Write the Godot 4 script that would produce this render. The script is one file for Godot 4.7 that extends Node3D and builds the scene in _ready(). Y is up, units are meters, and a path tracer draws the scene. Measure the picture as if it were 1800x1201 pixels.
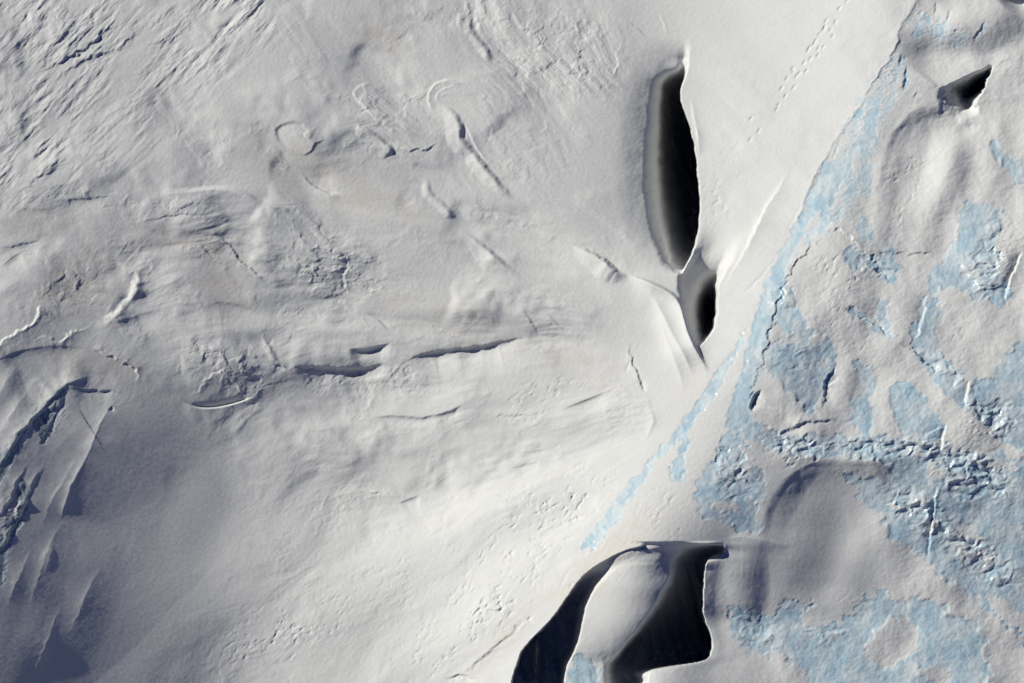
extends Node3D
# Glacier seen from an aircraft: a snowfield falling to a valley, a wind-swept crest, blue ice behind it, crevasses.
# One terrain surface; plan units are 5 cm. Every feature (crevasse, drift, ice patch ...) is cut out of it as a mesh of its own.

const UNIT := 0.05
const DIST := 260.0
const PITCH := deg_to_rad(62.0)
const STEP := 1.6

var cols := PackedFloat32Array()
var rws := PackedFloat32Array()
var nu := 0
var nv := 0
var base := PackedFloat32Array()      # large shape of the land
var hh := PackedFloat32Array()        # everything laid on it
var ids := PackedInt32Array()         # which thing a cell belongs to
var ice := PackedFloat32Array()       # 0 snow, 1 bare ice
var dust := PackedFloat32Array()      # tan dust in the snow
var z_furrow := PackedFloat32Array()  # strength of the wind textures
var z_drift := PackedFloat32Array()
var z_plate := PackedFloat32Array()
var z_pit := PackedFloat32Array()
var z_rubble := PackedFloat32Array()
var z_calm := PackedFloat32Array()    # sheltered snow, little grain
var things := []                      # id -> description
var names := {}
var n_edge := FastNoiseLite.new()

# fall (-) or rise (+) of the land going east, in degrees, every 100 units
const LAND := [
	[-3, -5, -6, -5, -5, -6, -8, -6, -5, -3, -3, -3, 7, 14, 19, 24, -1, -1, -3],
	[-6, -5, -5, -5, -6, -8, -9, -8, -5, -4, -3, -9, 9, 14, 19, 24, -3, -1, 2],
	[-5, -5, -5, -5, -6, -9, -8, -5, -5, -5, -3, -11, 9, 14, 19, 23, -5, 2, 7],
	[-3, -3, -5, -6, -8, -10, -9, -6, -5, -3, -3, -13, 10, 12, 19, 7, -8, 7, 7],
	[-9, -11, -9, -6, -5, -3, -1, -1, -1, -1, 0, -11, 9, 14, 19, -3, -5, 10, 2],
	[-8, -13, -6, -11, -5, -1, 0, 2, 3, 3, 4, 4, 5, 25, 4, -8, 2, 4, -1],
	[-11, -13, -13, -13, -5, -3, -3, 2, 4, 7, 5, 6, 15, 25, -10, -3, 2, 2, -1],
	[-22, -20, -21, -19, -11, -3, 2, 7, 9, 10, 12, 13, 19, 7, -10, 4, 6, 4, 4],
	[-25, -27, -28, -27, -17, -5, 4, 10, 12, 15, 18, 22, 19, -3, -5, 4, 2, 2, 2],
	[-31, -31, -29, -28, -20, -8, 2, 12, 16, 18, 22, 23, -4, -13, -13, -7, -3, -1, 1],
	[-29, -30, -29, -26, -19, -10, -1, 7, 14, 19, 23, 19, -36, -17, -13, -14, -3, 1, 1],
	[-29, -30, -27, -23, -17, -8, -1, 7, 14, 19, 21, 18, -38, -17, -13, -14, -8, -6, -6],
	[-29, -30, -25, -21, -14, -5, 2, 10, 18, 19, 19, 14, -30, -16, -16, -12, -6, -6, -6],
]

func _ready() -> void:
	var f := Vector3(0, -sin(PITCH), -cos(PITCH))
	var cam := Camera3D.new()
	cam.name = "camera"
	add_child(cam)
	cam.look_at_from_position(-f * DIST, Vector3.ZERO, Vector3.UP)
	cam.fov = 2.0 * rad_to_deg(atan(600.5 * UNIT / DIST))
	cam.near = 1.0
	cam.far = 4000.0
	cam.current = true

	var sky_mat := ProceduralSkyMaterial.new()
	sky_mat.sky_top_color = Color(0.07, 0.2, 0.46)
	sky_mat.sky_horizon_color = Color(0.3, 0.46, 0.68)
	sky_mat.ground_bottom_color = Color(0.5, 0.52, 0.55)
	sky_mat.ground_horizon_color = Color(0.5, 0.54, 0.6)
	sky_mat.sky_curve = 0.12
	sky_mat.sun_angle_max = 1.0
	var sky := Sky.new()
	sky.sky_material = sky_mat
	var env := Environment.new()
	env.background_mode = Environment.BG_SKY
	env.sky = sky
	env.background_energy_multiplier = 0.36
	env.ambient_light_source = Environment.AMBIENT_SOURCE_SKY
	env.tonemap_mode = Environment.TONE_MAPPER_LINEAR
	env.tonemap_exposure = 1.46
	env.sdfgi_enabled = true
	env.ssao_enabled = true
	env.ssil_enabled = true
	var we := WorldEnvironment.new()
	we.name = "world"
	we.environment = env
	add_child(we)

	var sun := DirectionalLight3D.new()
	sun.name = "sun"
	sun.light_color = Color(1.0, 0.985, 0.945)
	sun.light_energy = 1.0
	sun.light_angular_distance = 0.5
	sun.shadow_enabled = true
	add_child(sun)
	var el := deg_to_rad(35.0)
	var az := deg_to_rad(22.0)
	sun.look_at_from_position(Vector3.ZERO, Vector3(cos(el) * cos(az), -sin(el), cos(el) * sin(az)), Vector3.UP)

	n_edge.seed = 11
	n_edge.frequency = 0.045
	n_edge.fractal_octaves = 4
	lay_grid()
	lay_land()
	wind_zones()
	crevasses()
	crest_and_slope()
	drifts()
	outcrop()
	blue_ice()
	footprints()
	finish()

# ---------------------------------------------------------------- grid
func axis(a: float, b: float) -> PackedFloat32Array:
	var lo := PackedFloat32Array()
	var s := STEP
	var x := a
	for k in 40:
		s *= 1.16
		x -= s
		lo.append(x)
	lo.reverse()
	x = a
	while x < b:
		lo.append(x)
		x += STEP
	s = STEP
	for k in 40:
		lo.append(x)
		s *= 1.16
		x += s
	return lo

func lay_grid() -> void:
	cols = axis(-40.0, 1840.0)
	rws = axis(-40.0, 1242.0)
	nu = cols.size()
	nv = rws.size()
	base.resize(nu * nv); hh.resize(nu * nv); ice.resize(nu * nv); dust.resize(nu * nv)
	z_furrow.resize(nu * nv); z_drift.resize(nu * nv); z_plate.resize(nu * nv); z_pit.resize(nu * nv); z_rubble.resize(nu * nv); z_calm.resize(nu * nv)
	ids.resize(nu * nv)

func col_at(u: float) -> int:
	return clampi(cols.bsearch(u), 0, nu - 1)

func row_at(v: float) -> int:
	return clampi(rws.bsearch(v), 0, nv - 1)

# the point of the land at plan place (u, v) and height h
func plan(u: float, v: float, h: float) -> Vector3:
	var a := (u - 900.0) * UNIT / DIST
	var b := (600.5 - v) * UNIT / DIST
	var t := (DIST * sin(PITCH) - h * UNIT) / (sin(PITCH) - b * cos(PITCH))
	return Vector3(a * t, h * UNIT, DIST * cos(PITCH) - t * (cos(PITCH) + b * sin(PITCH)))

func land_slope(u: float, v: float) -> float:
	var x := clampf(u / 100.0, 0.0, 17.999)
	var y := clampf(v / 100.0, 0.0, 11.999)
	var i := int(x)
	var j := int(y)
	var fx := x - i
	var fy := y - j
	var d: float = lerpf(lerpf(LAND[j][i], LAND[j][i + 1], fx), lerpf(LAND[j + 1][i], LAND[j + 1][i + 1], fx), fy)
	var out := maxf(maxf(-u, u - 1800.0), 0.0)
	return tan(deg_to_rad(d)) * exp(-out / 150.0)

func lay_land() -> void:
	var cu := 49
	var cv := 37
	var g := PackedFloat32Array()
	var h := PackedFloat32Array()
	g.resize(cu * cv)
	h.resize(cu * cv)
	for j in cv:
		for i in cu:
			g[j * cu + i] = 50.0 * land_slope(-275.0 + i * 50.0, -300.0 + j * 50.0)
	for j in cv:
		for i in range(1, cu):
			h[j * cu + i] = h[j * cu + i - 1] + g[j * cu + i - 1]
	for it in 400:
		for j in cv:
			for i in cu:
				var s := 0.0
				var w := 0.0
				var k := j * cu + i
				if i > 0:
					s += h[k - 1] + g[k - 1]; w += 1.0
				if i < cu - 1:
					s += h[k + 1] - g[k]; w += 1.0
				if j > 0:
					s += 0.03 * h[k - cu]; w += 0.03
				if j < cv - 1:
					s += 0.03 * h[k + cu]; w += 0.03
				h[k] = lerpf(h[k], s / w, 1.6)
	var m := 0.0
	for x in h:
		m += x / h.size()
	var line := PackedFloat32Array()
	line.resize(cu)
	for r in nv:
		var y := clampf((rws[r] + 300.0) / 50.0, 1.0, cv - 2.001)
		var j := int(y)
		var b := spline(y - j)
		for i in cu:
			line[i] = b[0] * h[(j - 1) * cu + i] + b[1] * h[j * cu + i] + b[2] * h[(j + 1) * cu + i] + b[3] * h[mini(j + 2, cv - 1) * cu + i] - m
		for c in nu:
			var x := clampf((cols[c] + 300.0) / 50.0, 1.0, cu - 3.001)
			var i := int(x)
			var t := x - i
			var t2 := t * t
			var t3 := t2 * t
			base[r * nu + c] = ((1.0 - 3.0 * t + 3.0 * t2 - t3) * line[i - 1] + (4.0 - 6.0 * t2 + 3.0 * t3) * line[i] + (1.0 + 3.0 * t + 3.0 * t2 - 3.0 * t3) * line[i + 1] + t3 * line[i + 2]) / 6.0

func spline(t: float) -> Array:
	return [(1.0 - t) ** 3 / 6.0, (4.0 - 6.0 * t * t + 3.0 * t ** 3) / 6.0, (1.0 + 3.0 * t + 3.0 * t * t - 3.0 * t ** 3) / 6.0, t ** 3 / 6.0]

# ---------------------------------------------------------------- tools
func reg(called: String, label: String, category: String, group := "", kind := "", parent := 0, look := "snow") -> int:
	things.append({"name": called, "label": label, "category": category, "group": group, "kind": kind, "parent": parent, "look": look})
	return things.size() - 1

func smooth_line(p: Array) -> PackedVector2Array:
	var out := PackedVector2Array()
	var n := p.size() / 2
	var q := []
	for i in n:
		q.append(Vector2(p[2 * i], p[2 * i + 1]))
	for i in n - 1:
		var a: Vector2 = q[maxi(i - 1, 0)]
		var b: Vector2 = q[i]
		var c: Vector2 = q[i + 1]
		var d: Vector2 = q[mini(i + 2, n - 1)]
		var m := maxi(1, int(b.distance_to(c) / 10.0))
		for k in m:
			out.append(b.cubic_interpolate(c, a, d, float(k) / m))
	out.append(q[n - 1])
	return out

# A bank, ridge, step or groove along a line. al, wl: height and reach on the left hand when walking along it; ar, wr: on the right hand.
func bank(p: Array, al: float, wl: float, ar: float, wr: float, o := {}) -> void:
	var soft: float = maxf(o.get("soft", 1.5) * 1.6, 2.2)
	var ease: float = o.get("ease", 0.62)
	var ends: float = minf(o.get("ends", 0.2) * 1.9, 0.5)
	var rough: float = o.get("rough", 0.0)
	var pw: float = o.get("pw", 1.0)
	var w0: float = o.get("w0", 1.0)
	var w1: float = o.get("w1", 1.0)
	var id: int = o.get("id", -1)
	var idr: float = o.get("idr", 1.0)
	var q := smooth_line(p)
	var reach := (6.0 if pw < 0.0 else (3.5 if pw < 1.5 else 2.2)) * maxf(wl, wr) + rough
	var lo := q[0]
	var hi := q[0]
	for x in q:
		lo = lo.min(x)
		hi = hi.max(x)
	var c0 := col_at(lo.x - reach)
	var c1 := col_at(hi.x + reach)
	var r0 := row_at(lo.y - reach)
	var r1 := row_at(hi.y + reach)
	var w := c1 - c0 + 1
	var dist := PackedFloat32Array()
	var tt := PackedFloat32Array()
	dist.resize(w * (r1 - r0 + 1))
	dist.fill(1e9)
	tt.resize(dist.size())
	var n := q.size() - 1
	for s in n:
		var a := q[s]
		var ab := q[s + 1] - a
		var l2 := maxf(ab.length_squared(), 1e-6)
		var b := q[s + 1]
		var k0 := col_at(minf(a.x, b.x) - reach)
		var k1 := col_at(maxf(a.x, b.x) + reach)
		for r in range(row_at(minf(a.y, b.y) - reach), row_at(maxf(a.y, b.y) + reach) + 1):
			var py := rws[r] - a.y
			for c in range(k0, k1 + 1):
				var px := cols[c] - a.x
				var t := clampf((px * ab.x + py * ab.y) / l2, 0.0, 1.0)
				var ex := px - ab.x * t
				var ey := py - ab.y * t
				var d := ex * ex + ey * ey
				var k := (r - r0) * w + c - c0
				if d < absf(dist[k]):
					dist[k] = d if ab.x * py - ab.y * px > 0.0 else -d
					tt[k] = (s + t) / n
	var len := 0.0
	for s in n:
		len += q[s].distance_to(q[s + 1])
	var r2 := reach * reach
	for r in range(r0, r1 + 1):
		for c in range(c0, c1 + 1):
			var k := (r - r0) * w + c - c0
			var d2 := dist[k]
			if absf(d2) > r2:
				continue
			var d := sqrt(absf(d2)) * signf(d2)
			var t := tt[k]
			if rough > 0.0:
				d += rough * n_edge.get_noise_2d(cols[c], rws[r])
			var e := 1.0
			if rough > 0.0:
				e = clampf(0.8 + 0.9 * n_edge.get_noise_2d(t * len * 0.13, 77.0), 0.25, 1.2)
			if ends > 0.0:
				e *= smoothstep(0.0, ends, t) * smoothstep(0.0, ends, 1.0 - t)
			var m := absf(d) / ((0.35 + 0.65 * minf(e, 1.0)) * lerpf(w0, w1, t))
			var left := 0.0
			var right := 0.0
			if pw > 0.0:
				left = al * exp(-pow(m / wl, pw))
				right = ar * exp(-pow(m / wr, pw))
			elif pw < 0.0:
				left = al * m / wl * exp(1.0 - m / wl)
				right = ar * m / wr * exp(1.0 - m / wr)
			else:
				left = al * maxf(0.0, 1.0 - m / wl)
				right = ar * maxf(0.0, 1.0 - m / wr)
			var i := r * nu + c
			hh[i] += ease * e * lerpf(left, right, smoothstep(-soft, soft, d)) * smoothstep(r2, 0.4 * r2, d2 if d2 > 0.0 else -d2)
			if id >= 0 and m < idr * (wr if d > 0.0 else wl) and e > 0.12:
				ids[i] = id

# A trough given by level lines: rows of [v, u0, h0, u1, h1, ...]; the heights are added to the land.
func trough(sec: Array, o := {}) -> void:
	var id: int = o.get("id", -1)
	var idn: int = o.get("idn", 99)
	var rough: float = o.get("rough", 2.4)
	var deep: float = o.get("deep", -3.0)
	var n: int = (sec[0].size() - 1) / 2
	var pieces := []                 # one part per strip between two level lines
	var made := {}
	for called in o.get("parts", []):
		if not made.has(called):
			made[called] = reg(called, "", "", "", "", id)
		pieces.append(made[called])
	var us := PackedFloat32Array()
	var hs := PackedFloat32Array()
	us.resize(n)
	hs.resize(n)
	for r in range(row_at(sec[0][0]), row_at(sec[-1][0]) + 1):
		var v := rws[r]
		var k := 0
		while k < sec.size() - 2 and sec[k + 1][0] < v:
			k += 1
		var A: Array = sec[maxi(k - 1, 0)]
		var B: Array = sec[k]
		var C: Array = sec[k + 1]
		var D: Array = sec[mini(k + 2, sec.size() - 1)]
		var t: float = clampf((v - B[0]) / (C[0] - B[0]), 0.0, 1.0)
		var la: float = maxf(B[0] - A[0], 1.0)
		var lb: float = C[0] - B[0]
		var lc: float = maxf(D[0] - C[0], 1.0)
		for i in n:
			us[i] = cubic_interpolate_in_time(B[1 + 2 * i], C[1 + 2 * i], A[1 + 2 * i], D[1 + 2 * i], t, lb, -la, lb + lc)
			hs[i] = cubic_interpolate_in_time(B[2 + 2 * i], C[2 + 2 * i], A[2 + 2 * i], D[2 + 2 * i], t, lb, -la, lb + lc)
		for c in range(col_at(us[0]), col_at(us[n - 1]) + 1):
			var u := cols[c] + rough * n_edge.get_noise_2d(cols[c] * 0.6, v * 0.6)
			if u < us[0] or u > us[n - 1]:
				continue
			var i := 0
			while i < n - 2 and us[i + 1] < u:
				i += 1
			var d := maxf(us[i + 1] - us[i], 0.5)
			var x := clampf((u - us[i]) / d, 0.0, 1.0)
			var m0 := slope_at(us, hs, i, n) * d
			var m1 := slope_at(us, hs, i + 1, n) * d
			var x2 := x * x
			var x3 := x2 * x
			var h := (2.0 * x3 - 3.0 * x2 + 1.0) * hs[i] + (x3 - 2.0 * x2 + x) * m0 + (3.0 * x2 - 2.0 * x3) * hs[i + 1] + (x3 - x2) * m1
			var kk := r * nu + c
			if h < -60.0:
				h += 0.1 * (h + 60.0) * n_edge.get_noise_2d(cols[c] * 0.9 - v * 0.2, v * 0.35 + h * 0.12)
			hh[kk] += h
			if id >= 0 and h < deep and i < idn:
				ids[kk] = id if pieces.is_empty() else pieces[i]

func slope_at(us: PackedFloat32Array, hs: PackedFloat32Array, i: int, n: int) -> float:
	if i == 0 or i == n - 1:
		return 0.0
	var a := (hs[i] - hs[i - 1]) / maxf(us[i] - us[i - 1], 0.5)
	var b := (hs[i + 1] - hs[i]) / maxf(us[i + 1] - us[i], 0.5)
	if a * b <= 0.0:
		return 0.0
	return 2.0 * a * b / (a + b)

# soft oval: adds to a field
func oval(fld: PackedFloat32Array, u: float, v: float, ru: float, rv: float, turn: float, amp: float) -> void:
	var reach := maxf(ru, rv)
	var cs := cos(deg_to_rad(turn))
	var sn := sin(deg_to_rad(turn))
	for r in range(row_at(v - reach), row_at(v + reach) + 1):
		for c in range(col_at(u - reach), col_at(u + reach) + 1):
			var x := cols[c] - u
			var y := rws[r] - v
			var a := (x * cs + y * sn) / ru
			var b := (y * cs - x * sn) / rv
			var d := 1.0 - a * a - b * b
			if d > 0.0:
				fld[r * nu + c] += amp * d * d

# ---------------------------------------------------------------- the place
func wind_zones() -> void:
	things.append({"name": "snow_field", "label": "wide grey white wind-packed snowfield around the crevasses", "category": "snow field", "group": "", "kind": "structure", "parent": 0, "look": "snow"})
	# furrows in the far corner, running down to the west
	for z in [[120, 90, 260, 130, -40, 1.0], [60, 280, 170, 90, -40, 1.0], [380, 60, 200, 110, -35, 0.8], [240, 200, 240, 120, -40, 0.45], [0, 0, 120, 120, 0, 0.8], [430, 20, 150, 60, 0, 0.8]]:
		oval(z_furrow, z[0], z[1], z[2], z[3], z[4], z[5])
	for z in [[450, 440, 190, 70, 35, 1.0], [620, 480, 130, 70, 30, 0.7], [900, 130, 130, 110, 40, 1.0], [1050, 80, 140, 130, 40, 0.9], [680, 240, 110, 80, 40, 0.6], [960, 540, 120, 60, 35, 0.7], [330, 540, 120, 60, 30, 0.5], [750, 30, 120, 60, 30, 0.6], [1250, 280, 60, 170, 10, 0.5], [1150, 620, 70, 90, 40, 0.6], [100, 540, 120, 60, -30, 0.6], [480, 60, 120, 80, 0, 0.4]]:
		oval(z_drift, z[0], z[1], z[2], z[3], z[4], z[5])
	for z in [[980, 90, 190, 130, 20, 1.0], [670, 190, 90, 70, 20, 0.8], [600, 470, 160, 80, 20, 0.9], [400, 640, 140, 70, 10, 0.7], [120, 510, 110, 60, -20, 0.8], [920, 270, 110, 90, 0, 0.5], [250, 360, 180, 40, 5, 0.6], [1090, 720, 90, 70, 20, 0.5], [820, 20, 120, 50, 0, 0.7], [60, 30, 90, 60, 0, 0.7], [700, 670, 140, 60, 0, 0.4]]:
		oval(z_plate, z[0], z[1], z[2], z[3], z[4], z[5])
	for z in [[920, 960, 210, 110, -45, 1.0], [1000, 880, 130, 80, -30, 1.0], [780, 1120, 170, 70, -50, 0.9], [500, 1110, 170, 80, -25, 0.7], [880, 1080, 110, 60, -45, 0.8], [640, 660, 200, 50, -8, 0.5], [700, 1000, 220, 120, -50, 0.4], [950, 700, 120, 50, -20, 0.6], [1270, 330, 50, 110, 15, 0.6], [560, 900, 200, 160, -40, 0.25], [1050, 1000, 120, 60, -40, 0.7], [1480, 480, 90, 70, 0, 0.9], [1590, 330, 60, 120, 10, 0.7], [1170, 900, 80, 60, 20, 0.7], [1380, 800, 60, 40, 0, 0.8], [1500, 580, 120, 70, 20, 0.4], [1690, 600, 60, 60, 0, 0.6]]:
		oval(z_pit, z[0], z[1], z[2], z[3], z[4], z[5])
	for z in [[230, 900, 380, 330, 60, 1.6], [0, 1150, 350, 300, 0, 1.6], [1430, 990, 200, 190, 0, 1.8], [1590, 300, 60, 120, 10, 0.5], [1410, 860, 120, 90, 0, 1.6], [1100, 1080, 120, 120, 0, 1.2]]:
		oval(z_calm, z[0], z[1], z[2], z[3], z[4], z[5])
	# tan dust on the snow below the crest
	for z in [[1050, 1000, 170, 50, -45, 0.9], [900, 1110, 160, 40, -42, 0.7], [1130, 930, 70, 40, -40, 0.6], [1080, 960, 60, 30, -40, 0.6], [390, 490, 110, 70, 70, 1.0], [130, 500, 120, 80, -30, 1.0], [60, 390, 120, 40, 0, 0.7], [560, 310, 240, 70, 25, 0.8], [660, 60, 90, 50, 20, 0.8], [170, 640, 130, 40, 10, 0.8], [300, 420, 180, 40, 0, 0.6], [780, 560, 260, 60, 15, 0.5], [1020, 640, 120, 50, 20, 0.6], [700, 370, 130, 30, 20, 0.7], [1230, 700, 60, 90, 30, 0.3]]:
		oval(dust, z[0], z[1], z[2], z[3], z[4], z[5])

func crevasses() -> void:
	var big := reg("crevasse", "longest dark crevasse, a pointed lens with a sharp lip beside the footprints", "crevasse")
	trough([
		[62, 1130, 0, 1160, 0, 1176, 0, 1190, 0, 1203, 0, 1214, 0],
		[100, 1115, 0, 1152, -3, 1176, -7, 1190, -10, 1203, -14, 1213, 0],
		[126, 1105, 0, 1150, -6, 1172, -14, 1186, -24, 1201, -44, 1209, 0],
		[150, 1095, 0, 1142, -9, 1160, -30, 1172, -109, 1196, -188, 1199, 0],
		[180, 1088, 0, 1138, -11, 1157, -40, 1172, -170, 1195, -269, 1198, 0],
		[215, 1084, 0, 1134, -12, 1154, -45, 1174, -221, 1207, -362, 1210, 0],
		[260, 1080, 0, 1130, -12, 1150, -46, 1176, -255, 1219, -450, 1222, 0],
		[300, 1078, 0, 1128, -12, 1148, -46, 1177, -269, 1223, -481, 1226, 0],
		[350, 1080, 0, 1130, -12, 1150, -46, 1182, -280, 1227, -481, 1230, 0],
		[400, 1092, 0, 1138, -10, 1158, -44, 1184, -246, 1225, -425, 1228, 0],
		[440, 1110, 0, 1150, -7, 1167, -33, 1186, -167, 1215, -319, 1220, 0],
		[462, 1125, 0, 1160, -4, 1174, -20, 1185, -88, 1205, -160, 1210, 0],
		[484, 1140, 0, 1168, 0, 1182, 0, 1190, 0, 1197, 0, 1202, 0],
	], {"id": big, "deep": -6.0, "parts": ["rim", "rim", "wall", "floor", "lip"]})
	var small := reg("crevasse", "short dark crevasse pocket at the foot of the long one, under a white ridge", "crevasse")
	trough([
		[380, 1231, 0, 1245, 0, 1262, 0, 1290, 0, 1330, 0],
		[430, 1224, 0, 1240, -6, 1256, -9, 1276, -8, 1306, 0],
		[460, 1206, 0, 1224, -16, 1244, -22, 1266, -22, 1290, 0],
		[480, 1192, 0, 1210, -24, 1234, -38, 1258, -44, 1276, 0],
		[500, 1188, 0, 1206, -28, 1228, -50, 1254, -95, 1265, 0],
		[530, 1195, 0, 1208, -28, 1222, -60, 1252, -230, 1262, 0],
		[560, 1202, 0, 1212, -28, 1222, -70, 1250, -250, 1260, 0],
		[585, 1212, 0, 1217, -24, 1224, -60, 1244, -190, 1252, 0],
		[600, 1219, 0, 1223, -10, 1227, -30, 1234, -80, 1240, 0],
		[609, 1224, 0, 1226, 0, 1228, 0, 1230, 0, 1232, 0],
	], {"id": small, "deep": -5.0, "parts": ["rim", "wall", "floor", "lip"]})
	var corner := reg("crevasse", "dark triangular crevasse below the snow hump on the far side of the crest", "crevasse")
	trough([
		[114, 1736, 0, 1740, 0, 1743, -1, 1746, 0, 1752, 0],
		[128, 1708, 0, 1718, -14, 1728, -44, 1739, -60, 1745, 0],
		[143, 1680, 0, 1692, -24, 1710, -80, 1730, -150, 1736, 0],
		[155, 1652, 0, 1664, -22, 1690, -80, 1721, -170, 1729, 0],
		[167, 1644, 0, 1660, -18, 1682, -62, 1711, -140, 1724, 0],
		[180, 1648, 0, 1666, -12, 1682, -36, 1698, -80, 1722, 0],
		[196, 1650, 0, 1670, -6, 1684, -14, 1694, -22, 1726, 0],
		[230, 1640, 0, 1662, -2, 1680, -4, 1692, -5, 1726, 0],
		[260, 1640, 0, 1662, 0, 1680, 0, 1692, 0, 1726, 0],
	], {"id": corner, "rough": 8.0, "deep": -5.0, "parts": ["rim", "wall", "floor", "lip"]})
	# hollow at the end of the crest with a snow tongue in it
	var hollow := reg("ice_hollow", "deep shadowed hollow around a smooth snow tongue below the overhanging crest", "hollow")
	trough([
		[951, 1100, 0, 1104, 0, 1130, 0, 1160, 0, 1190, 0, 1220, 0, 1245, 0, 1269, 0, 1272, 0, 1320, 0, 1440, 0, 1640, 0],
		[958, 1128, 0, 1132, -6, 1140, -9, 1165, -8, 1195, -9, 1224, -4, 1245, -3, 1269, -3, 1273, 0, 1330, 0, 1440, 0, 1640, 0],
		[968, 1098, 0, 1102, -4, 1112, -6, 1145, -14, 1192, -26, 1222, -95, 1246, -148, 1270, -48, 1274, -5, 1340, -1, 1440, 0, 1640, 0],
		[985, 1064, 0, 1068, -7, 1082, -10, 1112, -14, 1180, -34, 1202, -133, 1240, -206, 1244, -13, 1274, -7, 1340, -3, 1440, -1, 1640, 0],
		[1005, 1034, 0, 1038, -18, 1054, -26, 1080, -16, 1176, -36, 1198, -144, 1236, -230, 1240, -18, 1278, -12, 1340, -7, 1440, -4, 1640, 0],
		[1030, 1010, 0, 1014, -50, 1030, -74, 1054, -20, 1166, -34, 1188, -163, 1234, -259, 1238, -27, 1282, -21, 1340, -14, 1440, -8, 1640, 0],
		[1060, 990, 0, 994, -123, 1012, -153, 1034, -28, 1150, -42, 1172, -197, 1232, -292, 1236, -38, 1286, -32, 1340, -23, 1440, -13, 1640, 0],
		[1090, 968, 0, 972, -145, 1006, -182, 1026, -36, 1130, -50, 1152, -243, 1234, -360, 1238, -50, 1284, -44, 1340, -33, 1440, -19, 1640, 0],
		[1120, 938, 0, 942, -162, 1002, -206, 1020, -46, 1106, -60, 1128, -285, 1246, -408, 1250, -50, 1280, -44, 1340, -33, 1440, -19, 1640, 0],
		[1145, 917, 0, 921, -171, 996, -225, 1012, -56, 1084, -70, 1106, -304, 1246, -420, 1250, -50, 1278, -44, 1340, -33, 1440, -19, 1640, 0],
		[1162, 911, 0, 915, -176, 984, -235, 1002, -64, 1070, -78, 1092, -285, 1230, -396, 1234, -50, 1276, -44, 1340, -33, 1440, -19, 1640, 0],
		[1176, 906, 0, 910, -180, 982, -240, 997, -68, 1064, -82, 1086, -228, 1130, -276, 1160, -64, 1270, -44, 1340, -33, 1440, -19, 1640, 0],
		[1200, 899, 0, 903, -184, 978, -244, 992, -76, 1062, -90, 1084, -182, 1110, -240, 1140, -64, 1260, -44, 1340, -33, 1440, -19, 1640, 0],
		[1300, 860, 0, 864, -198, 940, -249, 960, -90, 1040, -104, 1062, -182, 1100, -235, 1130, -64, 1260, -44, 1340, -33, 1440, -19, 1640, 0],
		[1700, 700, 0, 790, -30, 840, -120, 900, -70, 1000, -84, 1022, -152, 1090, -192, 1160, -100, 1260, -30, 1340, -20, 1440, -10, 1640, 0],
	], {"id": hollow, "deep": -8.0, "idn": 8, "parts": ["overhang", "gully", "gully", "snow_tongue", "tongue_side", "pit_floor", "pit_wall", "pit_wall"]})
	# snow bridge hanging into the hollow
	bank([946, 1112, 944, 1140, 943, 1170, 940, 1200], 150, 3, 150, 4, {"ease": 1.0, "soft": 1.0, "ends": 0.15, "id": reg("snow_fin", "narrow pale snow fin hanging in the dark gap by the overhanging crest", "snow fin"), "idr": 1.6})

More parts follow.
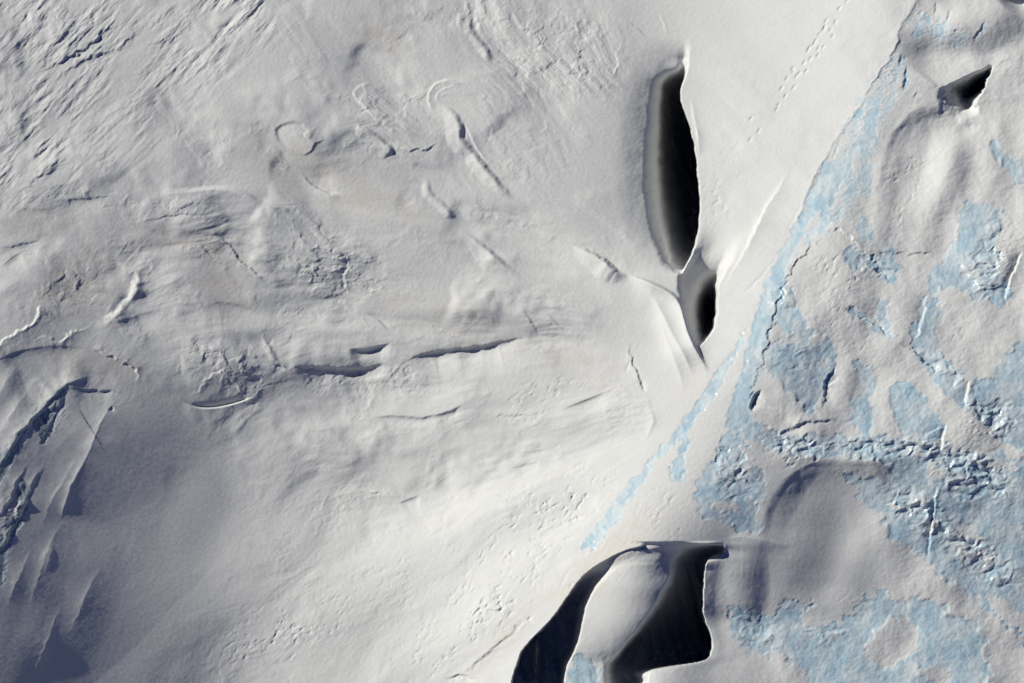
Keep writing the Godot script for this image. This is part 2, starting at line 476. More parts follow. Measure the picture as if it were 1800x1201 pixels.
func crest_and_slope() -> void:
	# east side of the crest
	bank([1640, -60, 1613, 0, 1583, 50, 1575, 85, 1533, 147, 1520, 177, 1493, 213, 1460, 263, 1433, 310, 1417, 347, 1400, 395], 3, 6, 5, 16, {"rough": 5.0, "ends": 0.02})
	bank([1447, 410, 1413, 447, 1387, 480, 1367, 533, 1357, 567, 1347, 607, 1337, 647, 1322, 690, 1322, 720, 1326, 742], -1, 9, 4, 24, {"rough": 9.0, "ends": 0.05})
	# break of slope west of the crest
	bank([1392, 285, 1373, 323, 1350, 360, 1329, 400, 1310, 440, 1287, 480, 1267, 513], 12, 36, 7, 5, {"rough": 2.0, "soft": 1.2, "ends": 0.3})
	bank([1200, 205, 1215, 235, 1228, 280], 3, 8, 3, 3, {})
	bank([1215, 170, 1222, 215, 1232, 255], 3, 6, 3, 2, {})
	bank([1225, 220, 1228, 255, 1231, 275], 3, 6, 3, 2, {})
	# thin cracks running with the crest
	bank([1375, 440, 1350, 470, 1320, 505, 1290, 530], -2, 2, -2, 2, {"rough": 4.0})
	bank([1412, 345, 1395, 385, 1380, 410], -1.5, 2, -1.5, 2, {"rough": 3.0})
	# white folds at the foot of the crevasses
	var fold := reg("snow_ridge", "bright sharp-edged white snow ridge curling round the short crevasse pocket", "snow ridge")
	bank([1100, 482, 1132, 492, 1168, 508, 1190, 524, 1202, 548, 1210, 580, 1222, 608, 1236, 634, 1246, 656], 10, 14, 34, 18, {"ends": 0.12, "id": fold, "idr": 0.8, "soft": 2.5})
	var fold2 := reg("snow_ridge", "narrow white snow fold just west of the ridge by the pocket", "snow ridge")
	bank([1136, 505, 1150, 525, 1167, 557, 1183, 590, 1203, 625, 1219, 662], 18, 22, 18, 15, {"ends": 0.2, "id": fold2, "idr": 0.8, "soft": 3.0})
	bank([1160, 565, 1176, 608, 1192, 648, 1204, 690], 8, 16, 8, 14, {"ends": 0.25, "soft": 3.0})
	bank([1138, 695, 1142, 720, 1150, 740, 1132, 778], 3, 8, 5, 10, {"ends": 0.3, "soft": 3.0})
	var tri := reg("snow_crack", "steep ragged crack in the white slope left of the snow folds", "crack")
	bank([1103, 600, 1108, 622, 1116, 648, 1126, 670, 1133, 692], -3, 4, 6, 14, {"rough": 5.0, "id": tri})
	bank([1100, 660, 1106, 640, 1110, 628], -4, 4, -2, 4, {"rough": 3.0})
	bank([1120, 664, 1128, 676, 1134, 692], -10, 4, -3, 4, {"rough": 2.0, "id": tri})
	# far side: hump, gully and ribs
	bank([1597, 115, 1633, 140, 1656, 162], 4, 14, 9, 20, {"ends": 0.3, "soft": 3.0})
	bank([1690, 235, 1678, 270, 1655, 330, 1625, 400], 10, 40, 10, 46, {"pw": 2.0, "ends": 0.2, "soft": 6.0})
	trough([
		[186, 1604, 0.0, 1616, 0.0, 1632, 0.0, 1652, 0.0, 1690, 0.0],
		[210, 1586, 0.0, 1602, -4.2, 1622, -7.6, 1642, -6.7, 1690, 0.0],
		[240, 1564, 0.0, 1580, -5.0, 1604, -10.1, 1632, -9.2, 1690, 0.0],
		[280, 1550, 0.0, 1566, -3.4, 1594, -8.4, 1622, -8.4, 1680, 0.0],
		[340, 1538, 0.0, 1552, -1.7, 1582, -5.9, 1612, -5.9, 1660, 0.0],
		[400, 1532, 0.0, 1546, -0.8, 1572, -3.4, 1600, -3.4, 1650, 0.0],
		[440, 1532, 0.0, 1545, 0.0, 1570, 0.0, 1600, 0.0, 1650, 0.0],
	])
	bank([1745, 121, 1755, 112, 1775, 100, 1800, 108], 3, 8, 3, 4, {"rough": 5.0, "ends": 0.1})
	bank([1560, 140, 1600, 90, 1660, 85, 1700, 110], 2, 30, -3, 40, {"pw": 2.0, "soft": 12.0})
	oval(hh, 1650, 100, 90, 50, 20, -14)
	oval(hh, 1720, 40, 90, 60, 0, 16)
	oval(hh, 1790, 0, 50, 26, 30, -30)
	for k in [[1640, 0, 1646, 14, 1642, 30], [1672, 14, 1663, 32, 1660, 46], [1733, 32, 1722, 52, 1708, 72], [1680, 50, 1678, 58]]:
		bank(k, -6, 6, 1, 6, {"rough": 5.0})
	bank([1583, 95, 1581, 120], -7, 4, 2, 5, {"rough": 3.0})
	bank([1592, 112, 1590, 160], -7, 5, 2, 5, {"rough": 4.0})
	bank([1612, 158, 1606, 175], -5, 5, 2, 5, {"rough": 3.0})
	# snow knobs at the kink of the crest
	var knob := reg("snow_scoop", "small dark wind scoop under the bent crest beside blue ice", "wind scoop")
	bank([1342, 683, 1328, 694, 1320, 712, 1321, 728], -14, 12, 3, 10, {"ends": 0.2, "soft": 2.0, "id": knob})
	bank([1330, 742, 1352, 752, 1372, 762, 1395, 750, 1420, 742, 1470, 738], 4, 18, -4, 16, {"rough": 5.0, "ends": 0.12, "soft": 2.0})
	bank([1412, 728, 1400, 750, 1388, 762], 3, 10, 5, 12, {"rough": 3.0})
	# wind scoop above the bowl
	var scoop := reg("snow_scoop", "long dark wind scoop bending above the smooth bowl beside the hollow", "wind scoop")
	trough([
		[806, 1440, 0.0, 1452, 0.0, 1480, 0.0, 1530, 0.0, 1660, 0.0],
		[822, 1405, 0.0, 1424, -2.5, 1458, -4.8, 1510, -5.6, 1660, 0.0],
		[840, 1380, 0.0, 1400, -4.0, 1438, -9.6, 1500, -11.3, 1660, 0.0],
		[865, 1360, 0.0, 1382, -4.8, 1420, -12.9, 1484, -15.3, 1660, 0.0],
		[890, 1347, 0.0, 1368, -4.8, 1408, -12.9, 1474, -16.9, 1660, 0.0],
		[925, 1335, 0.0, 1356, -4.0, 1396, -10.5, 1464, -15.3, 1640, 0.0],
		[960, 1335, 0.0, 1356, -1.6, 1396, -4.8, 1464, -8.8, 1620, 0.0],
		[1020, 1335, 0.0, 1356, 0.0, 1396, 0.0, 1464, 0.0, 1600, 0.0],
	], {"id": scoop, "deep": -2.0, "idn": 2})
	bank([1270, 952, 1300, 944, 1340, 950, 1390, 962], 6, 12, 8, 26, {"ends": 0.3, "soft": 4.0})
	oval(hh, 1305, 1040, 50, 120, 4, 9)
	oval(hh, 1400, 960, 90, 120, 20, 8)
	bank([1530, 930, 1510, 1000, 1480, 1060, 1470, 1090], 5, 40, 5, 40, {"pw": 2.0, "soft": 10.0})
	# ribs and steps in the ice slope
	for k in [
		[1482, 540, 1500, 552, 1530, 568, 1565, 592, -6, 10, 2, 14], [1580, 610, 1600, 612, 1615, 625, 1650, 660, -8, 12, 3, 14],
		[1483, 458, 1505, 475, 1525, 468, 1545, 480, 1570, 500, -6, 12, 2, 8], [1448, 412, 1470, 402, 1500, 420, 1516, 440, 3, 10, -4, 14],
		[1560, 440, 1600, 447, 1640, 442, 2, 12, -3, 10], [1440, 725, 1452, 700, 1452, 670, 1470, 640, 4, 14, -6, 9],
		[1480, 668, 1462, 672, 1450, 680, 2, 8, -5, 8], [1633, 512, 1622, 560, 1608, 600, 4, 12, -3, 12],
		[1700, 700, 1690, 712, 1650, 690, 4, 12, 2, 12], [1612, 770, 1640, 760, 1660, 745, -4, 14, 3, 10]]:
		bank(k.slice(0, k.size() - 4), k[-4], k[-3], k[-2], k[-1], {"rough": 6.0, "ends": 0.15})
	# upright cracks filled with snow
	bank([1797, 440, 1785, 470, 1772, 500, 1768, 530], 1, 8, -14, 8, {"rough": 3.0, "ends": 0.1})
	bank([1705, 668, 1700, 690, 1697, 715], 3, 5, -12, 7, {"rough": 2.0, "ends": 0.1})
	bank([1664, 745, 1658, 770, 1655, 795], 3, 5, -12, 6, {"rough": 2.0, "ends": 0.1})
	bank([1648, 850, 1643, 880, 1640, 915, 1635, 945, 1633, 980], 4, 5, -9, 6, {"rough": 3.0, "ends": 0.1})

func drifts() -> void:
	# sculpted drifts on the open snow
	var g := "sculpted drifts on the open snow"
	var a := reg("snow_drift", "largest sculpted snow drift, S-shaped with layered white face and long tail", "snow drift", g)
	bank([764, 180, 786, 188, 804, 206, 812, 226, 812, 242, 830, 264, 862, 304, 905, 353], -1, 10, 15, 32, {"pw": 0.0, "soft": 4.2, "w0": 1.1, "w1": 0.5, "id": a, "ends": 0.12, "rough": 2.0})
	bank([762, 200, 752, 178, 752, 162, 764, 148, 788, 140, 818, 148], -1, 6, 5, 10, {"rough": 2.0, "id": a, "ends": 0.1})
	bank([772, 188, 765, 172, 778, 156, 800, 150], -1, 5, 3, 5, {"rough": 2.0, "id": a, "ends": 0.1})
	bank([800, 196, 816, 216, 826, 236, 838, 262, 868, 304], 3, 5, -2, 6, {"rough": 2.0})
	var b := reg("snow_drift", "slim bright snow drift with forked top and two dark pits at its tip", "snow drift", g)
	bank([826, 24, 830, 52, 842, 70, 856, 88, 866, 112], -1, 9, 11, 20, {"pw": 0.0, "soft": 4.0, "w0": 1.0, "w1": 0.6, "id": b, "ends": 0.1, "rough": 2.0})
	bank([826, 28, 806, 34, 812, 50, 830, 64], 2, 5, 3, 6, {"id": b, "rough": 3.0})
	var c := reg("snow_drift", "wedge-shaped white drift below the hook-shaped groove", "snow drift", g)
	bank([624, 218, 645, 227, 668, 243, 698, 268], -4, 18, 10, 26, {"pw": 0.0, "soft": 3.6, "id": c, "ends": 0.1, "rough": 2.0})
	bank([695, 262, 720, 265, 735, 262, 755, 262, 772, 248], 4, 8, -3, 8, {"rough": 5.0})
	var d := reg("snow_groove", "hook-shaped groove scoured in the snow above the wedge drift", "groove", g)
	bank([652, 147, 632, 150, 621, 161, 625, 175, 645, 193, 662, 212, 690, 222], 4, 9, -1, 6, {"id": d, "ends": 0.06, "rough": 2.0, "soft": 2.0})
	var e := reg("snow_drift", "small leaf-shaped white drift just below the large S-shaped drift", "snow drift", g)
	bank([742, 310, 752, 322, 755, 338, 774, 355, 802, 384], 0, 9, 9, 20, {"pw": 0.0, "soft": 4.0, "w1": 0.6, "id": e, "ends": 0.12, "rough": 2.0})
	var f := reg("wind_scoop", "shallow oval scoop with a bright notch in the open snow", "wind scoop", g)
	bank([548, 246, 530, 218, 505, 217, 486, 228, 492, 248, 512, 268], -4, 12, 1, 8, {"id": f, "ends": 0.15, "soft": 3.0})
	bank([512, 268, 540, 272, 556, 252, 580, 246], 3, 8, -1, 10, {"rough": 3.0})
	bank([532, 232, 538, 240, 548, 247], 5, 8, -1, 7, {"soft": 2.5})
	bank([524, 296, 536, 310, 550, 326, 575, 338, 605, 346], -6, 16, 4, 12, {"rough": 3.0, "ends": 0.2, "id": reg("snow_drift", "low scarp drift with a dusky hollow under the oval scoop", "snow drift", g)})
	# thin wind-cut edges
	var cr := "thin wind-cut edges in the crust"
	for k in [
		[970, 0, 973, 10, 1000, 37, 1027, 63, 1043, 83], [1097, 57, 1093, 77, 1083, 90, 1087, 113, 1077, 127, 1060, 120, 1040, 107, 1020, 103, 1023, 117, 1050, 130],
		[1023, 123, 1015, 143, 1020, 172], [1153, 20, 1167, 43, 1170, 63], [943, 53, 957, 67, 953, 80], [886, 140, 900, 152, 918, 170, 930, 178],
		[955, 205, 958, 225, 950, 238], [1012, 218, 1008, 230, 1040, 248]]:
		bank(k, 2.4, 9, -0.6, 5, {"rough": 5.0, "ends": 0.15, "soft": 1.6})
	for k in [[860, 84, 900, 107, 932, 122, 962, 142], [720, 36, 745, 44, 760, 50], [715, 36, 740, 40], [1080, 28, 1110, 42, 1145, 72], [835, 2, 850, 14, 855, 25], [870, 0, 878, 15]]:
		bank(k, -1.5, 12, 2.0, 6, {"rough": 2.0})
	# swell and its crack across the middle
	var sw := reg("snow_crack", "thin crack along the low swell between the furrowed snow and the smooth slope", "crack")
	bank([270, 340, 330, 334, 395, 330, 432, 340, 462, 356, 500, 360, 545, 359], 2, 14, 13, 50, {"ends": 0.2, "soft": 3.0})
	bank([440, 352, 470, 358, 505, 360, 540, 359], 0, 4, -3, 8, {"soft": 1.2, "id": sw, "idr": 0.7})
	bank([545, 359, 620, 366, 700, 384, 770, 396, 860, 430], -1, 30, 5, 50, {"soft": 5.0, "ends": 0.25})
	bank([100, 350, 140, 348, 195, 343], 0, 8, -4, 10, {"pw": -1.0})
	for k in [[176, 366, 200, 362], [266, 362, 278, 357, 290, 364], [225, 398, 262, 388, 310, 378, 370, 378], [275, 342, 320, 334, 360, 330], [355, 337, 385, 334]]:
		bank(k, 0, 5, -2.5, 6, {"rough": 3.0, "soft": 1.2})
	# long swells
	bank([325, 425, 312, 500, 292, 555], 8, 55, 8, 38, {"pw": 2.0, "soft": 8.0})
	bank([60, 430, 75, 480, 70, 530], 5, 50, 5, 40, {"pw": 2.0, "soft": 8.0})
	bank([560, 280, 640, 330, 740, 380, 860, 420, 1000, 440], -2, 40, 6, 60, {"pw": 2.0, "soft": 12.0})
	bank([560, 540, 700, 560, 860, 560, 1000, 585, 1100, 600], 6, 50, -2, 40, {"pw": 2.0, "soft": 12.0})
	bank([330, 600, 450, 590, 600, 590, 720, 575], 5, 30, -2, 30, {"pw": 2.0, "soft": 10.0})
	bank([640, 300, 700, 330, 760, 360, 830, 385], -4, 40, 3, 40, {"pw": 2.0, "soft": 8.0})
	bank([813, 405, 847, 430, 883, 460, 920, 489], -2, 14, 14, 34, {"pw": 0.0, "soft": 3.0, "ends": 0.25, "rough": 2.0, "id": reg("snow_ridge", "long slim bright ridge on the open slope above the lens-shaped drift", "snow ridge"), "idr": 0.6})
	bank([1005, 431, 1030, 440, 1060, 455, 1085, 476, 1110, 486], -5, 26, 22, 34, {"pw": 0.0, "soft": 2.6, "ends": 0.15, "id": reg("snow_drift", "lens-shaped white drift leading into the ridge beside the crevasses", "snow drift"), "idr": 0.7, "rough": 2.0})
	bank([1085, 400, 1102, 410, 1110, 425], 1, 8, 3, 10, {"rough": 3.0})
	# scarps in the middle
	var s1 := reg("snow_scarp", "long dark undercut scarp crossing the middle of the slope", "scarp")
	bank([700, 642, 723, 629, 763, 618, 827, 609, 877, 602, 895, 596, 928, 592], 2, 20, -13, 11, {"pw": -1.0, "ends": 0.15, "rough": 2.0, "soft": 1.2, "id": s1, "idr": 1.4})
	bank([500, 655, 520, 644, 560, 643, 600, 646, 640, 646, 672, 640, 700, 644], 1, 20, -9, 9, {"pw": -1.0, "ends": 0.15, "rough": 3.0, "soft": 1.2, "id": s1, "idr": 1.4})
	bank([723, 629, 745, 622, 763, 618, 790, 614], -1, 3, -5, 3, {"rough": 2.0, "soft": 1.0, "ends": 0.2})
	bank([860, 606, 877, 602, 890, 598], -1, 3, -4, 3, {"rough": 2.0, "soft": 1.0})
	bank([612, 612, 645, 614, 664, 608, 690, 602], 0, 14, -9, 8, {"pw": -1.0, "ends": 0.2, "id": reg("snow_scarp", "short dark wedge scarp just above the long undercut one", "scarp"), "idr": 1.4})
	bank([653, 734, 690, 730, 733, 733, 767, 728, 815, 712], 0, 12, -7, 10, {"pw": -1.0, "ends": 0.1, "rough": 2.0, "id": reg("snow_scarp", "faint wavy scarp below the long undercut one", "scarp"), "idr": 1.3})
	bank([983, 721, 1027, 703, 1060, 690, 1085, 682], 0, 10, -7, 10, {"pw": -1.0, "ends": 0.25})
	bank([866, 733, 880, 731, 893, 731, 905, 732, 920, 731, 936, 732], 1, 5, -4, 3, {"ends": 0.1, "rough": 4.0, "soft": 1.0})
	bank([930, 662, 950, 675, 975, 686, 1000, 687], 2, 10, -1, 10, {"rough": 3.0})
	bank([895, 822, 920, 816, 950, 810], 0, 6, -4, 6, {"pw": -1.0, "rough": 3.0})
	bank([700, 885, 720, 876, 740, 870], 0, 6, -4, 7, {"pw": -1.0})
	bank([648, 866, 660, 867, 668, 866], 3, 4, -3, 4, {})
	bank([852, 1070, 868, 1073, 886, 1070], 4, 5, -1, 5, {"id": reg("snow_block", "small upturned snow slab on the dusty slope above the hollow", "snow slab"), "ends": 0.1})
	bank([725, 558, 745, 565, 765, 577, 800, 590, 830, 594], -1, 12, 3, 12, {"rough": 3.0})
	bank([915, 540, 930, 560, 948, 590], -1.5, 14, 2, 10, {})
	bank([960, 550, 980, 570, 996, 580], -1.5, 14, 2, 8, {})
	bank([633, 556, 645, 575, 652, 580], 2, 6, -1, 8, {"rough": 3.0})
	bank([640, 553, 665, 563, 685, 583], -3, 10, 3, 5, {})
	bank([598, 440, 612, 460, 605, 490, 610, 520], 3, 5, -3, 5, {"rough": 6.0, "ends": 0.1})
	bank([612, 485, 640, 505, 670, 515, 685, 525], -2, 6, 3, 5, {"rough": 4.0})
	# snow slab with its gaping crack
	var arc := reg("snow_crack", "gaping curved crack with a dark mouth in the smooth grey slope", "crack")
	bank([316, 702, 337, 713, 367, 717, 400, 712, 433, 702, 452, 694], -17, 6, 2, 8, {"ends": 0.2, "soft": 1.2, "id": arc})
	bank([332, 696, 352, 684, 358, 668, 385, 655, 410, 640], 0, 9, 3.5, 9, {"rough": 6.0})
	bank([385, 690, 400, 672, 395, 655, 425, 690, 436, 668], 2, 8, -2, 8, {"rough": 6.0})
	bank([458, 585, 468, 602, 480, 622, 492, 642], 0, 34, 9, 16, {"pw": 0.0, "soft": 4.0, "w0": 0.5, "w1": 1.1, "ends": 0.15, "rough": 2.0, "id": reg("snow_drift", "bright pointed drift above the west end of the long scarp", "snow drift"), "idr": 0.8})
	bank([480, 640, 492, 642, 505, 652], 3, 8, -5, 8, {})
	bank([366, 598, 370, 612, 390, 622, 402, 632], 3, 7, -2, 6, {"rough": 3.0})
	# rough bright rim on the west slope
	var rim := reg("crust_ridge", "bright rough winding ridge of broken crust on the dusky west slope", "crust ridge")
	bank([199, 446, 213, 470, 238, 484, 234, 507, 218, 533, 190, 562, 165, 578], 14, 30, 0, 6, {"rough": 5.0, "ends": 0.15, "soft": 5.0, "id": rim, "idr": 0.3})
	bank([180, 570, 235, 556, 290, 538], 0, 10, -3.5, 16, {"ends": 0.25, "pw": -1.0})
	bank([360, 540, 385, 530, 430, 538, 480, 560], 0, 20, -5, 14, {"ends": 0.3, "pw": -1.0})
	bank([350, 425, 365, 445, 380, 458], -4, 6, 2, 6, {"rough": 2.0})
	bank([375, 412, 400, 430, 425, 460, 450, 480, 470, 496], -3, 8, 4, 8, {"rough": 4.0, "ends": 0.1})
	bank([-20, 620, 20, 588, 55, 570, 72, 535], 0, 12, 9, 18, {"rough": 5.0, "ends": 0.05, "id": reg("snow_drift", "jagged bright drift above the shoulder of the ice outcrop", "snow drift")})
	bank([55, 615, 70, 590, 105, 600, 118, 588, 165, 572], 0, 8, 5, 12, {"rough": 6.0})
	bank([-20, 640, 30, 617, 100, 607, 150, 612], 0, 16, -5, 20, {"ends": 0.15, "pw": -1.0})
	bank([160, 612, 200, 628, 232, 646, 244, 660, 232, 672], 6, 14, 0, 8, {"rough": 6.0, "ends": 0.1, "id": reg("crust_ridge", "beaded low ridge of crust just above the ice outcrop", "crust ridge"), "idr": 0.7})
	bank([0, 435, 40, 428, 70, 420], 0, 8, -4, 7, {"rough": 3.0, "pw": -1.0})
	bank([0, 470, 20, 452, 40, 442], 0, 8, -3, 8, {"pw": -1.0})
	bank([90, 500, 105, 490, 120, 480], 3, 6, -2, 6, {"rough": 4.0})
	# furrows far to the west
	for k in [
		[233, 8, 200, 35, 160, 77, 105, 110, 43, 138, -10, 14, 4, 8], [180, 0, 165, 20, 150, 58, -6, 9, 3, 8], [263, 3, 240, 40, 217, 80, 180, 95, 140, 110, 100, 140, 63, 177, -4, 22, 6, 10],
		[333, 23, 310, 50, 290, 70, 250, 88, -6, 10, 3, 8], [340, 10, 320, 55, 290, 75, 247, 103, -3, 14, 5, 8], [290, 12, 272, 40, 250, 55, -5, 9, 3, 6], [62, 20, 45, 33, 27, 42, -6, 10, 3, 8], [95, -10, 60, 17, 50, 25, -3, 12, 5, 8],
		[108, 82, 85, 105, 60, 125, -6, 9, 3, 8], [65, 62, 50, 85, 35, 97, -3, 6, 2, 6], [130, 10, 110, 30, 95, 42, -4, 6, 2, 6], [310, 0, 300, 20, 275, 45, -4, 8, 2, 6], [150, 270, 110, 290, 60, 318, 20, 350, -3, 10, 3, 8],
		[280, 200, 257, 226, -3, 3, 1, 4], [307, 228, 280, 256, -3, 3, 1, 4], [60, 200, 35, 215, 10, 230, -4, 10, 4, 8], [130, 262, 95, 290, 65, 305, -4, 9, 3, 8]]:
		bank(k.slice(0, k.size() - 4), k[-4], k[-3], k[-2], k[-1], {"rough": 8.0, "ends": 0.25, "soft": 2.6, "ease": 0.36})
	# small ice-cracked edge at the end of the slope
	bank([900, 1115, 912, 1105, 930, 1087], -3, 5, 4, 6, {"rough": 5.0})
	bank([903, 1100, 915, 1104], -2, 4, -8, 5, {"rough": 3.0})
	bank([925, 1090, 935, 1083], -2, 4, -9, 5, {"rough": 3.0})
	bank([780, 1196, 805, 1187, 840, 1195], 3, 6, -10, 8, {"rough": 4.0})
	bank([900, 1130, 860, 1150, 820, 1180, 790, 1205], 0, 12, 3, 14, {"rough": 4.0})
	bank([812, 1184, 840, 1160, 890, 1120, 925, 1095], 2, 6, -3, 20, {"rough": 3.0})
	# swells on the dusky west slope
	oval(hh, 345, 900, 60, 110, 25, 2)
	oval(hh, 150, 1060, 60, 160, 20, 1.5)
	oval(hh, 60, 1120, 40, 130, 20, 1)

func outcrop() -> void:
	var o := reg("ice_outcrop", "jagged ridge of grey-green glinting ice breaking through the dusky west slope", "ice outcrop", "", "", 0, "old_ice")
	bank([160, 664, 117, 676, 97, 693, 77, 717, 53, 743, 33, 763, 15, 795, -10, 830], 13, 44, 18, 22, {"rough": 3.0, "ends": 0.08, "soft": 3.0})
	bank([112, 682, 116, 690, 100, 722, 84, 755, 74, 785], -4, 14, 1, 10, {"rough": 4.0, "ends": 0.1})
	bank([80, 815, 60, 847, 50, 873, 38, 902, 20, 933, -5, 980], 1, 30, 6, 14, {"rough": 4.0, "ends": 0.1, "soft": 2.0})
	bank([50, 812, 30, 850, 10, 890, -20, 930], 0, 20, 5, 14, {"rough": 5.0})
	for k in [[70, 655, 40, 700, 5, 750, -30, 800], [30, 640, 5, 680, -25, 725], [140, 800, 118, 835, 92, 880, 70, 930], [118, 905, 90, 955, 70, 1010, 50, 1070], [60, 960, 35, 1010, 10, 1070], [180, 990, 150, 1050, 120, 1120], [110, 1060, 85, 1120, 60, 1190]]:
		bank(k, 4, 32, 4, 13, {"rough": 3.0, "ends": 0.25, "soft": 3.0})
	var r := reg("snow_ridge", "smooth snow ridge with a crisp dark edge beside the ice outcrop", "snow ridge")
	bank([207, 700, 196, 714, 181, 737, 170, 760, 156, 797, 143, 822, 130, 845, 119, 870, 106, 914], 8, 70, 9, 13, {"rough": 2.0, "ends": 0.1, "soft": 2.0, "id": r, "idr": 0.7})
	bank([198, 714, 190, 722], -7, 4, 0, 4, {})
	bank([95, 955, 88, 985, 80, 1010], 1, 20, 4, 12, {"rough": 3.0})
	bank([115, 681, 150, 686, 190, 688, 215, 692], 1, 8, -6, 14, {"rough": 3.0})
	bank([40, 690, 25, 730, 0, 770], 3, 22, 3, 16, {"pw": 2.0, "soft": 6.0})
	bank([30, 640, 10, 680, -10, 720], 3, 18, 3, 14, {"pw": 2.0, "soft": 6.0})
	bare(PackedVector2Array([Vector2(113, 684), Vector2(116, 692), Vector2(103, 720), Vector2(88, 750), Vector2(78, 782), Vector2(70, 780), Vector2(72, 760), Vector2(52, 748), Vector2(40, 765), Vector2(25, 800), Vector2(0, 850), Vector2(-12, 850), Vector2(-12, 815), Vector2(15, 790), Vector2(32, 765), Vector2(55, 742), Vector2(80, 716), Vector2(98, 694)]), o, 3.0)
	bare(PackedVector2Array([Vector2(40, 838), Vector2(50, 850), Vector2(52, 872), Vector2(42, 905), Vector2(30, 930), Vector2(12, 970), Vector2(0, 1030), Vector2(-12, 1030), Vector2(-12, 975), Vector2(0, 950), Vector2(18, 925), Vector2(30, 890), Vector2(28, 868)]), o, 3.0)
	oval(z_rubble, 90, 730, 60, 40, -55, 0.6)
	oval(z_rubble, 20, 900, 80, 30, -60, 0.7)

# ---------------------------------------------------------------- ice
func bare(poly: PackedVector2Array, id: int, ragged: float, amount := 1.0) -> void:
	var lo := poly[0]
	var hi := poly[0]
	for x in poly:
		lo = lo.min(x)
		hi = hi.max(x)
	for r in range(row_at(lo.y - 8.0), row_at(hi.y + 8.0) + 1):
		for c in range(col_at(lo.x - 8.0), col_at(hi.x + 8.0) + 1):
			var u := cols[c]
			var v := rws[r]
			var p := Vector2(u + 3.0 * ragged * n_edge.get_noise_2d(u, v + 500.0) + 4.0 * n_edge.get_noise_2d(u * 5.0, v * 5.0), v + 3.0 * ragged * n_edge.get_noise_2d(u + 900.0, v) + 4.0 * n_edge.get_noise_2d(u * 5.0 + 50.0, v * 5.0))
			if Geometry2D.is_point_in_polygon(p, poly):
				var i := r * nu + c
				ice[i] = amount
				if id >= 0 and amount > 0.0:
					ids[i] = id
				elif id >= 0:
					ids[i] = id

func veil(poly: PackedVector2Array) -> void:
	for r in range(row_at(0.0), row_at(1000.0)):
		for c in range(col_at(1380.0), col_at(1800.0)):
			var i := r * nu + c
			if ice[i] == 0.0:
				var u := cols[c]
				var v := rws[r]
				var p := Vector2(u + 20.0 * n_edge.get_noise_2d(u, v), v + 20.0 * n_edge.get_noise_2d(u + 900.0, v))
				if Geometry2D.is_point_in_polygon(p, poly):
					ice[i] = clampf(0.3 + 0.7 * n_edge.get_noise_2d(u * 0.8 + v * 0.3, v * 0.3), 0.0, 0.6)

func pts(a: Array) -> PackedVector2Array:
	var out := PackedVector2Array()
	for i in a.size() / 2:
		out.append(Vector2(a[2 * i], a[2 * i + 1]))
	return out

